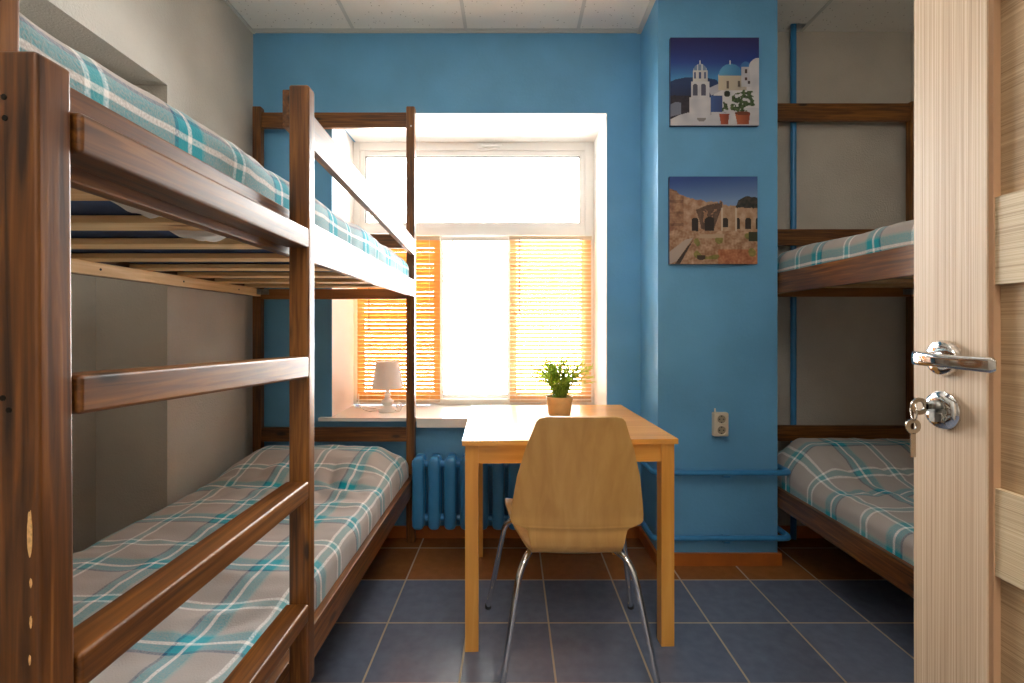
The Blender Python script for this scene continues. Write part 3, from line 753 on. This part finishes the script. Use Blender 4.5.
# ------------------------------------------------------------------ radiator
def radiator():
    t = thing('radiator', 'blue-painted cast iron radiator under the white window sill', 'radiator', (-0.08, 2.43, 0.10))
    x = -0.508; p = 0.081; z0, z1 = 0.105, 0.470
    for k in range(10):
        bm = bmesh.new()
        xc = x + 0.033 + p * k
        for yy in (2.385, 2.455):
            lathe_p = [(0.0295, z0 + 0.02), (0.030, z0 + 0.06), (0.030, z1 - 0.05), (0.029, z1 - 0.02)]
            n = 16; rings = []
            for rr, h in [(0.012, z0), (0.022, z0 + 0.006)] + lathe_p + [(0.022, z1 - 0.006), (0.012, z1)]:
                ring = []
                for q in range(n):
                    a = 2*PI*q/n; cxx = math.copysign(abs(math.cos(a))**0.6, math.cos(a)); syy = math.copysign(abs(math.sin(a))**0.6, math.sin(a))
                    ring.append(bm.verts.new((xc + rr*1.02*cxx, yy + rr*0.9*syy, h)))
                rings.append(ring)
            for A, B in zip(rings, rings[1:]):
                for q in range(n): bm.faces.new((A[q], A[(q+1)%n], B[(q+1)%n], B[q]))
            bm.faces.new(rings[0][::-1]); bm.faces.new(rings[-1])
        box(bm, xc - 0.016, xc + 0.016, 2.40, 2.44, z1 - 0.06, z1 - 0.01); box(bm, xc - 0.016, xc + 0.016, 2.40, 2.44, z0 + 0.01, z0 + 0.06)
        obj('section', bm, blue_gloss, t, smooth='auto')
    for z in (z1 - 0.045, z0 + 0.045):
        bm = bmesh.new(); tube(bm, [(x - 0.004, 2.42, z), (x + 10*p - 0.01, 2.42, z)], 0.019, 16)
        obj('manifold', bm, blue_gloss, t, smooth='auto')
    for k in (1, 8): obj('wall_bracket', bx(x + p*k + 0.066, x + p*k + 0.078, 2.42, D - 0.0005, 0.13, 0.15), blue_gloss, t)
radiator()
# heating pipes round the pillar
def pipe(name, pts, r, label, n=14, group=None):
    bm = bmesh.new(); tube(bm, pts, r, n)
    o = obj(name, bm, blue_gloss, None, smooth='auto'); return tagp(o, label, 'pipe', group)
def rounded(pts, r=0.03, n=5):
    P = [Vector(p) for p in pts]; out = [P[0]]
    for i in range(1, len(P)-1):
        a = (P[i-1]-P[i]).normalized(); b = (P[i+1]-P[i]).normalized()
        s = P[i] + a*r; e = P[i] + b*r
        for k in range(n+1):
            t = k/n; out.append((1-t)**2*s + 2*t*(1-t)*P[i] + t*t*e)
    out.append(P[-1]); return out
for z, nm in ((0.448, 'upper blue heating pipe wrapping the pillar below the socket'), (0.142, 'lower blue heating pipe wrapping the pillar just above the baseboard')):
    pts = [(0.305, 2.42, z - 0.02 if z > .3 else z + 0.008), (0.50, 2.44, z + 0.01), (0.655, 2.46, z), (0.655, 2.195, z), (PX1 + 0.038, 2.195, z), (PX1 + 0.038, 2.50, z), (2.10, 2.50, z)] if False else \
          [(0.315, 2.42, (0.425 if z > .3 else 0.150)), (0.46, 2.44, z), (0.658, 2.46, z), (0.658, 2.196, z), (PX1 + 0.040, 2.196, z), (PX1 + 0.040, 2.30, z), (PX1 + 0.040, D - 0.001, z)]
    p = pipe('heating_pipe', rounded(pts, 0.035), 0.0135, nm, group='heating pipes')
    bm = bmesh.new(); tube(bm, [(1.0, 2.196, z - 0.004), (1.0, PY + 0.001, z - 0.004)], 0.007, 8); box(bm, 0.985, 1.015, 2.186, 2.212, z - 0.020, z - 0.012)
    br = obj('pipe_clip', bm, blue_gloss, None, smooth=False); br.parent = p
pipe('riser_pipe', [(1.503, 2.5105, 0.0), (1.503, 2.5105, CEIL + 0.058)], 0.0148, 'blue vertical pipe on the alcove wall, running from floor to ceiling')

# ------------------------------------------------------------------ socket
def socket():
    Y = PY; x0, x1 = (714.5 - 512)*2.2/470, (729.5 - 512)*2.2/470; z1, z0 = H - (413 - 329)*2.2/470, H - (437 - 329)*2.2/470
    xc = (x0+x1)/2
    t = thing('wall_socket', 'small ivory double wall socket on the blue pillar', 'socket', (xc, Y, (z0+z1)/2))
    obj('housing', bx(x0, x1, Y - 0.030, Y, z0, z1), ivory, t, bevel=0.006, seg=3)
    for zc in (z0 + (z1-z0)*0.73, z0 + (z1-z0)*0.27):
        bm = bmesh.new(); lathe(bm, [(0.021, -0.036), (0.023, -0.036), (0.024, -0.0295), (0.019, -0.0295), (0.021, -0.036)], (xc, Y, zc), 28, 'y')
        f = obj('socket_ring', bm, ivory, t, smooth='auto')
        bm = bmesh.new(); lathe(bm, [(0.0001, -0.0305), (0.019, -0.0305), (0.019, -0.0295)], (xc, Y, zc), 24, 'y')
        obj('recess', bm, plain('socket_recess_shade', (150, 140, 122), 0.5), f)
        bm = bmesh.new()
        for s in (-1, 1): lathe(bm, [(0.0001, -0.0312), (0.003, -0.0312), (0.003, -0.030)], (xc + s*0.0095, Y, zc), 12, 'y')
        box(bm, xc - 0.002, xc + 0.002, Y - 0.0315, Y - 0.030, zc + 0.012, zc + 0.018); box(bm, xc - 0.002, xc + 0.002, Y - 0.0315, Y - 0.030, zc - 0.018, zc - 0.012)
        obj('contact', bm, dark_hole, f)
    bm = bmesh.new(); tube(bm, [(x0 + 0.012, Y - 0.012, z1 - 0.002), (x0 + 0.012, Y - 0.012, z1 + 0.018)], 0.004, 8); obj('cable_stub', bm, ivory, t)
socket()

# ------------------------------------------------------------------ canvas prints (painted procedurally cell by cell)
def inpoly(u, v, P):
    c = False; j = len(P) - 1
    for i in range(len(P)):
        if (P[i][1] > v) != (P[j][1] > v) and u < (P[j][0]-P[i][0])*(v-P[i][1])/(P[j][1]-P[i][1]) + P[i][0]: c = not c
        j = i
    return c
def mixc(a, b, t): t = max(0, min(1, t)); return tuple(a[i]*(1-t)+b[i]*t for i in range(3))
def ns(u, v, s, k=0): return noise.noise(Vector((u*s, v*s, k)))
def print_church(u, v):
    c = mixc((40, 34, 98), (38, 70, 150), v/0.28) if v < .28 else mixc((38, 70, 150), (76, 150, 205), (v-.28)/.19)
    if v > .52 + .01*ns(u, v, 5): c = mixc((34, 58, 108), (36, 44, 78), (v-.52)/.2)
    if inpoly(u, v, [(0,.50),(.06,.475),(.16,.455),(.26,.45),(.42,.46),(.52,.48),(.56,.54),(0,.53)]): c = (38, 62, 108)
    if u < .25 and v > .66 + .06*ns(u, v, 9): c = mixc((56, 48, 62), (40, 36, 50), .5 + ns(u, v, 30))
    W = lambda a=0: mixc((214, 212, 216), (170, 172, 186), .35 + .5*ns(u, v, 9, 2) + a)
    if inpoly(u, v, [(0,.76),(.06,.73),(.12,.74),(.12,.87),(0,.9)]): c = (120, 126, 146)
    if inpoly(u, v, [(0,.93),(.10,.88),(.25,.84),(.45,.84),(.5,.6),(.6,.56),(.8,.55),(1,.5),(1,1),(0,1)]): c = W()
    if inpoly(u, v, [(.52,.62),(.62,.54),(.8,.52),(1,.48),(1,.8),(.6,.8)]): c = W(-.3)
    if inpoly(u, v, [(.42,.58),(.60,.50),(.62,.58),(.46,.66)]): c = (184, 184, 196)
    if .54 < u < .86 and .42 < v < .60: c = mixc((212, 200, 176), (182, 172, 158), (u-.54)*3)
    if .63 < u < .66 and .49 < v < .58 or .76 < u < .79 and .49 < v < .56: c = (104, 92, 84)
    if ((u-.68)/.135)**2 + ((v-.435)/.135)**2 < 1 and v < .435: c = mixc((98, 166, 206), (56, 122, 176), (u-.56)*4)
    if .80 < u < .90 and .33 < v < .56: c = W(.1)
    if (.84 < u < .865 and .36 < v < .41) or (.84 < u < .865 and .45 < v < .49) or (.87 < u < .90 and .49 < v < .53): c = (72, 60, 62)
    if ((u-.85)/.055)**2 + ((v-.33)/.055)**2 < 1 and v < .33: c = (64, 118, 182)
    if u > .88 and ((u-1.0)/.115)**2 + ((v-.34)/.11)**2 < 1 or (u > .90 and v > .34 and v < .56): c = W(-.25)
    # bell tower
    if .21 < u < .455 and .68 < v < .87: c = W(-.1)
    if .45 < u < .46 and .66 < v < .88: c = (120, 120, 140)
    if .23 < u < .44 and .50 < v < .70: c = W(-.2)
    if .25 < u < .42 and .375 < v < .50: c = mixc((220, 216, 210), (188, 186, 192), (u-.25)*4)
    for (a, b, t, q) in ((.255,.305,.53,.66), (.345,.40,.53,.66)):
        if a < u < b and t+.02 < v < q or ((u-(a+b)/2)/((b-a)/2))**2 + ((v-t-.02)/.025)**2 < 1: c = (84, 84, 104)
    if ((u-.335)/.055)**2 + ((v-.42)/.04)**2 < 1 and False: c = (84, 84, 104)
    for a, b in ((.265,.285), (.32,.345), (.38,.40)):
        if a < u < b and .39 < v < .47: c = (70, 88, 130)
    if ((u-.335)/.075)**2 + ((v-.375)/.075)**2 < 1 and v < .375: c = (120, 142, 174) if int(u*60) % 3 else (206, 208, 214)
    if abs(u-.335) < .006 and .26 < v < .31 or abs(u-.675) < .006 and .26 < v < .31: c = (220, 220, 224)
    if .455 < u < .585 and .66 < v < .85: c = mixc((70, 100, 160), (54, 70, 120), (u-.45)*6)
    if ((u-.64)/.035)**2 + ((v-.64)/.035)**2 < 1: c = (60, 64, 56)
    if ((u-.35)/.05)**2 + ((v-.925)/.03)**2 < 1 and v > .915: c = (136, 130, 130)
    # planted pots
    for (cx, cy, rx, ry, s) in ((.86,.70,.09,.11,24), (.74,.70,.045,.08,26), (.78,.80,.08,.06,30), (.62,.80,.035,.06,26), (.70,.78,.03,.03,30)):
        if ((u-cx)/rx)**2 + ((v-cy)/ry)**2 < 1 + 1.2*ns(u, v, s, 3) and ns(u, v, 22, 7) > -.22: c = mixc((42, 62, 36), (86, 108, 66), .5 + ns(u, v, 40, 4))
    if inpoly(u, v, [(.73,.86),(.90,.86),(.885,.985),(.755,.985)]): c = mixc((196, 104, 66), (138, 62, 38), (u-.74)*6)
    if ((u-.815)/.088)**2 + ((v-.86)/.022)**2 < 1: c = (118, 58, 40)
    if inpoly(u, v, [(.55,.87),(.665,.87),(.65,.985),(.57,.985)]): c = mixc((178, 82, 50), (120, 50, 32), (u-.56)*8)
    return c
def print_ruin(u, v):
    c = mixc((44, 80, 152), (128, 160, 204), v/.30 + (u-.5)*.35)
    sky = .34 + .02*ns(u, v, 14)
    ks = [(0,.13),(.08,.17),(.13,.21),(.2,.235),(.28,.26),(.36,.27),(.42,.29),(.5,.285),(.56,.30),(.58,.27),(.6,.29),(.62,.325),(.75,.33),(.76,.36),(1,.36)]
    for (a, b) in zip(ks, ks[1:]):
        if a[0] <= u <= b[0]: sky = a[1] + (b[1]-a[1])*(u-a[0])/(b[0]-a[0]) + .015*ns(u, v, 40)
    if ((u-.9)/.15)**2 + ((v-.345)/.11)**2 < 1 + .5*ns(u, v, 14): c = mixc((40, 44, 44), (84, 74, 64), .5 + ns(u, v, 26, 2))
    if v > sky:
        n = .5 + .8*ns(u, v, 16, 1) + .4*ns(u, v, 48, 2)
        c = mixc((168, 122, 92), (206, 172, 146), n)
        if u > .6: c = mixc((176, 136, 104), (206, 176, 150), n)
        if u < .16 and v < .75: c = mixc((140, 96, 72), (196, 152, 118), n) if int(v*30) % 4 else mixc((112, 76, 58), (168, 124, 94), n)
        if inpoly(u, v, [(.30,.38),(.42,.33),(.56,.30),(.6,.27),(.6,.34),(.54,.50),(.50,.62),(.36,.6),(.34,.5)]) and n > .25: c = mixc((84, 62, 52), (120, 92, 74), n)
    for (a, b, t, q) in ((.25,.33,.48,.64), (.40,.51,.47,.63), (.60,.67,.48,.58), (.76,.80,.48,.60), (.86,.93,.48,.60), (.98,1.02,.48,.60)):
        m = (a+b)/2
        if a < u < b and t+.03 < v < q or ((u-m)/((b-a)/2))**2 + ((v-t-.03)/.04)**2 < 1: c = (46, 36, 34)
    for a in (.585, .745):
        if a < u < a + .022 and .36 < v < .63: c = (216, 198, 174)
    if v > .62 + .01*ns(u, v, 20):
        n = .5 + .7*ns(u, v, 13, 5) + .5*ns(u, v, 40, 6)
        c = mixc((150, 106, 76), (210, 176, 148), n)
        if u > .55 and v > .83: c = mixc((158, 90, 58), (212, 150, 110), n)
        if ns(u, v, 8, 9) > .28 and v < .95: c = mixc((110, 114, 52), (160, 146, 80), n)
        if ((u-.36)/.05)**2 + ((v-.92)/.035)**2 < 1 and v > .9: c = (66, 50, 40)
    if inpoly(u, v, [(.34,.66),(.62,.66),(.62,.70),(.34,.71)]): c = (196, 168, 140)
    if inpoly(u, v, [(0,.86),(.18,.72),(.27,.70),(.08,.97),(0,1)]): c = (190, 172, 160)
    if inpoly(u, v, [(.06,1),(.22,.78),(.26,.74),(.12,1)]): c = (58, 46, 44)
    if u > .90 and .63 < v < .74 and ns(u, v, 12, 3) > -.3: c = (56, 58, 36)
    return c
def paint_mat():
    m, nt, b, out = new_mat('printed_canvas')
    at = N(nt, 'ShaderNodeVertexColor', layer_name='Col'); nt.links.new(at.outputs[0], b.inputs['Base Color'])
    b.inputs['Roughness'].default_value = 0.45
    nz = N(nt, 'ShaderNodeTexNoise'); nz.inputs['Scale'].default_value = 900; bump(nt, b, nz.outputs[0], 0.15, 0.0005)
    return m
canvas_m = paint_mat()
def print_(px0, px1, py0, py1, fn, label, dark=1.0, tl=0.0):
    Y = PY - 0.018; x0, x1 = (px0-512)*Y/470, (px1-512)*Y/470; z1, z0 = H + (329-py0)*Y/470, H + (329-py1)*Y/470
    n = 150; bm = bmesh.new(); cl = bm.loops.layers.float_color.new('Col')
    V = [[bm.verts.new((x0 + (x1-x0)*i/n, Y, z0 + (z1-z0)*j/n)) for i in range(n+1)] for j in range(n+1)]
    for j in range(n):
        for i in range(n):
            f = bm.faces.new((V[j][i], V[j][i+1], V[j+1][i+1], V[j+1][i]))
            c = fn((i+.5)/n, 1-(j+.5)/n); c = lin(tuple(max(4, min(250, q*dark)) for q in c))
            for l in f.loops: l[cl] = c
    B = [[bm.verts.new((x, PY - 0.0005, z)) for x in (x0, x1)] for z in (z0, z1)]
    def side(row, a, b):
        f = bm.faces.new(row + [b, a]); c = lin((40, 50, 90))
        for l in f.loops: l[cl] = c
    side([V[0][i] for i in range(n+1)], B[0][0], B[0][1]); side([V[n][i] for i in range(n+1)], B[1][0], B[1][1])
    side([V[j][0] for j in range(n+1)], B[0][0], B[1][0]); side([V[j][n] for j in range(n+1)], B[0][1], B[1][1])
    f = bm.faces.new((B[0][0], B[0][1], B[1][1], B[1][0]))
    o = obj('canvas_print', bm, canvas_m, None); tagp(o, label, 'picture', 'canvas prints on the blue pillar')
print_(670.5, 759, 37.5, 125.5, print_church, 'square canvas print of a white bell tower and blue dome, upper of two', 0.97)
print_(669.5, 757.5, 176.5, 264, print_ruin, 'square canvas print of stone ruins under blue sky, lower of two', 0.92)

# ------------------------------------------------------------------ door, opened into the room on the right
# local frame: door plane x=0 faces -x, y runs from the free edge (0) toward the hinge (negative)
def door():
    th = math.radians(6.0)   # a little off square: the hinge side sits farther right
    root = bpy.data.objects.new('door_1', None); COL.objects.link(root); root['kind'] = 'structure'
    root.location = (0.626, 0.732, 0.0); root.rotation_euler = (0, 0, -0.0 + DOOR_RZ)
    L = lambda name, bm, m, par=root, **k: obj(name, bm, m, par, off=1, **k)
    Wd, Hd, T = 0.80, 2.04, 0.038; sw = 0.112
    L('stile', bx(0, T, -sw, 0, 0.01, Hd), veneer_v, bevel=0.0015)
    L('stile', bx(0, T, -Wd, -Wd + sw, 0.01, Hd), veneer_v, bevel=0.0015)
    L('molding', bx(0.003, T, -sw - 0.006, -sw, 0.01, Hd), plain('reddish_veneer_edge', (184, 146, 112), 0.5), bevel=0.0)
    y0, y1 = -Wd + sw, -sw - 0.006
    for k in range(-1, 3):
        z = 0.798 + 0.380 * k
        L('panel_rail', bx(0.005, T - 0.008, y0, y1, z, z + 0.114), veneer_h, bevel=0.0015)
    L('panel_rail', bx(0.010, T - 0.008, y0, y1, 1.94, Hd), veneer_h, bevel=0.0015)
    L('panel_rail', bx(0.010, T - 0.008, y0, y1, 0.01, 0.15), veneer_h, bevel=0.0015)
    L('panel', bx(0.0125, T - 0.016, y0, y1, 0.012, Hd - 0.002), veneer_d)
    # lever handle
    hz_, hy = 1.078, -0.052
    bm = bmesh.new(); lathe(bm, [(0.0001, -0.011), (0.018, -0.011), (0.0235, -0.008), (0.026, -0.003), (0.026, 0.0)], (0, hy, hz_), 36, 'x')
    hd = L('door_handle', bm, chrome, smooth='auto')
    bm = bmesh.new(); lathe(bm, [(0.0105, -0.010), (0.0095, -0.020), (0.0095, -0.037), (0.0001, -0.038)], (0, hy, hz_), 24, 'x'); L('neck', bm, chrome, hd, smooth='auto')
    bm = bmesh.new(); rings = []; yA, yB = hy + 0.012, hy - 0.105
    for k in range(25):
        f = k / 24; y = yA + (yB - yA) * f
        e = min(1.0, math.sqrt(max(0.0, 1 - (1 - min(1, min(f, 1 - f) / 0.05))**2)) + 0.12)
        xc = -0.0405 + 0.007 * sstep(0.35, 1.0, f) - 0.004 * math.sin(PI * f) + 0.004 * (1 - sstep(0, 0.18, f))
        zc = hz_ - 0.003 * f; hw = (0.0102 - 0.0012 * math.sin(PI * f)) * (0.55 + 0.45 * e); ht = 0.0048 * e
        ring = []
        for q in range(20):
            a = 2*PI*q/20; c, d = math.cos(a), math.sin(a)
            ring.append(bm.verts.new((xc - ht * math.copysign(abs(c)**0.75, c), y, zc + hw * math.copysign(abs(d)**0.55, d))))
        rings.append(ring)
    for A_, B_ in zip(rings, rings[1:]):
        for q in range(20): bm.faces.new((A_[q], A_[(q+1) % 20], B_[(q+1) % 20], B_[q]))
    bm.faces.new(rings[0][::-1]); bm.faces.new(rings[-1])
    L('lever', bm, chrome, hd, smooth='auto')
    # lock rose with cylinder
    lz, ly = 1.002, -0.050
    bm = bmesh.new(); lathe(bm, [(0.0001, -0.011), (0.018, -0.011), (0.0245, -0.008), (0.028, -0.003), (0.028, 0.0)], (0, ly, lz), 36, 'x')
    lk = L('lock_rose', bm, chrome, smooth='auto')
    bm = bmesh.new(); lathe(bm, [(0.0085, -0.011), (0.0085, -0.018), (0.0001, -0.018)], (0, ly, lz + 0.006), 20, 'x'); box(bm, -0.017, -0.011, ly - 0.0045, ly + 0.0045, lz - 0.016, lz)
    box(bm, -0.0145, -0.010, ly - 0.015, ly + 0.015, lz - 0.003, lz + 0.003)
    L('cylinder', bm, steel, lk, bevel=0.0008)
    # frame of the doorway
    return root
DOOR_RZ = 0.0
door()
bm = bmesh.new()
box(bm, DX0, DX0 + 0.03, YF - 0.12, YF + 0.005, 0, 2.09); box(bm, DX1 - 0.03, DX1, YF - 0.12, YF - 0.001, 0, 2.09); box(bm, DX0 + 0.03, DX1 - 0.03, YF - 0.12, YF + 0.005, 2.06, 2.09)
struct('trim_3', bm, veneer_v)
# keys in the lock
def keys():
    kx, ky, kz = 0.626, 0.682, 1.008
    t = thing('key_bunch', 'bunch of keys hanging from the chrome lock of the door', 'keys', (kx - 0.02, ky, kz))
    bm = bmesh.new(); box(bm, kx - 0.026, kx - 0.0175, ky - 0.0012, ky + 0.0012, kz - 0.004, kz + 0.004)
    lathe(bm, [(0.0065, -0.0012), (0.0125, -0.0012), (0.0125, 0.0012), (0.0065, 0.0012), (0.0065, -0.0012)], (kx - 0.035, ky, kz), 20, 'y')
    obj('key', bm, key_ring_m, t, smooth='auto')
    bm = bmesh.new(); R = 0.0125; c = Vector((kx - 0.042, ky + 0.001, kz - 0.008))
    tube(bm, [c + Vector((0.4*R*math.cos(a), R*0.9*math.cos(a), R*math.sin(a))) for a in [2*PI*k/24 for k in range(24)]], 0.0009, 6, closed=True)
    obj('key_ring', bm, key_ring_m, t, smooth=True)
    bm = bmesh.new(); q = c + Vector((0.002, 0.004, -0.022))
    lathe(bm, [(0.005, -0.0012), (0.011, -0.0012), (0.011, 0.0012), (0.005, 0.0012), (0.005, -0.0012)], q, 20, 'y')
    box(bm, q.x - 0.0035, q.x + 0.0035, q.y - 0.0012, q.y + 0.0012, q.z - 0.045, q.z - 0.010)
    obj('key', bm, key_ring_m, t, smooth='auto')
keys()

# ------------------------------------------------------------------ lights: daylight, plus two unseen fill panels added in room and corridor
def fill_panel(x, y, w, l, power, label, col=(1, 0.95, 0.88)):  # glowing panel added out of view to brighten surfaces facing the camera
    t = thing('unseen_fill_panel', label, 'ceiling lamp', (x, y, CEIL))
    bm = bmesh.new(); z0, z1 = CEIL - 0.028, CEIL - 0.003; f = 0.02
    box(bm, x - w/2, x - w/2 + f, y - l/2, y + l/2, z0, z1); box(bm, x + w/2 - f, x + w/2, y - l/2, y + l/2, z0, z1)
    box(bm, x - w/2 + f, x + w/2 - f, y - l/2, y - l/2 + f, z0, z1); box(bm, x - w/2 + f, x + w/2 - f, y + l/2 - f, y + l/2, z0, z1)
    obj('fill_frame', bm, lamp_white, t)
    A = (w - 2*f)*(l - 2*f)
    obj('glow_plate', bx(x - w/2 + f, x + w/2 - f, y - l/2 + f, y + l/2 - f, z0 + 0.006, z1 - 0.004), emis('fill_glow', (*col, 1), power / (PI * A)), t)
fill_panel(0.353, 0.41, 0.57, 0.57, 8, 'unseen square fill light panel added above the room entrance')
fill_panel(0.15, -0.95, 0.57, 1.1, 42, 'unseen long fill light panel added in the corridor')

w = bpy.data.worlds.new('World'); S.world = w; w.use_nodes = True; nt = w.node_tree; nt.nodes.clear()
out = N(nt, 'ShaderNodeOutputWorld'); bg = N(nt, 'ShaderNodeBackground'); bg.inputs[0].default_value = (1.0, 0.98, 0.96, 1); bg.inputs[1].default_value = 38.0
nt.links.new(bg.outputs[0], out.inputs[0])
po = bpy.data.lights.new('window_portal', 'AREA'); po.shape = 'RECTANGLE'; po.size = 1.5; po.size_y = 1.66; po.cycles.is_portal = True
pob = bpy.data.objects.new('window_portal', po); COL.objects.link(pob); pob.location = (-0.235, 2.99, 1.45); pob.rotation_euler = (-PI/2, 0, 0)

# ------------------------------------------------------------------ camera
cam = bpy.data.cameras.new('camera'); co = bpy.data.objects.new('camera', cam); COL.objects.link(co)
co.location = (0, 0, H); co.rotation_euler = (PI/2, 0, 0)
cam.sensor_width = 36; cam.lens = 470 / 1024 * 36; cam.shift_y = -12.5 / 1024; cam.clip_start = 0.02
S.camera = co
S.view_settings.view_transform = 'Standard'; S.view_settings.look = 'None'; S.view_settings.gamma = 1; S.view_settings.use_curve_mapping = False
S.view_settings.exposure = 0.32
S.cycles.max_bounces = 10; S.cycles.diffuse_bounces = 6; S.cycles.transparent_max_bounces = 12
S.cycles.sample_clamp_indirect = 8
S.cycles.use_denoising = True
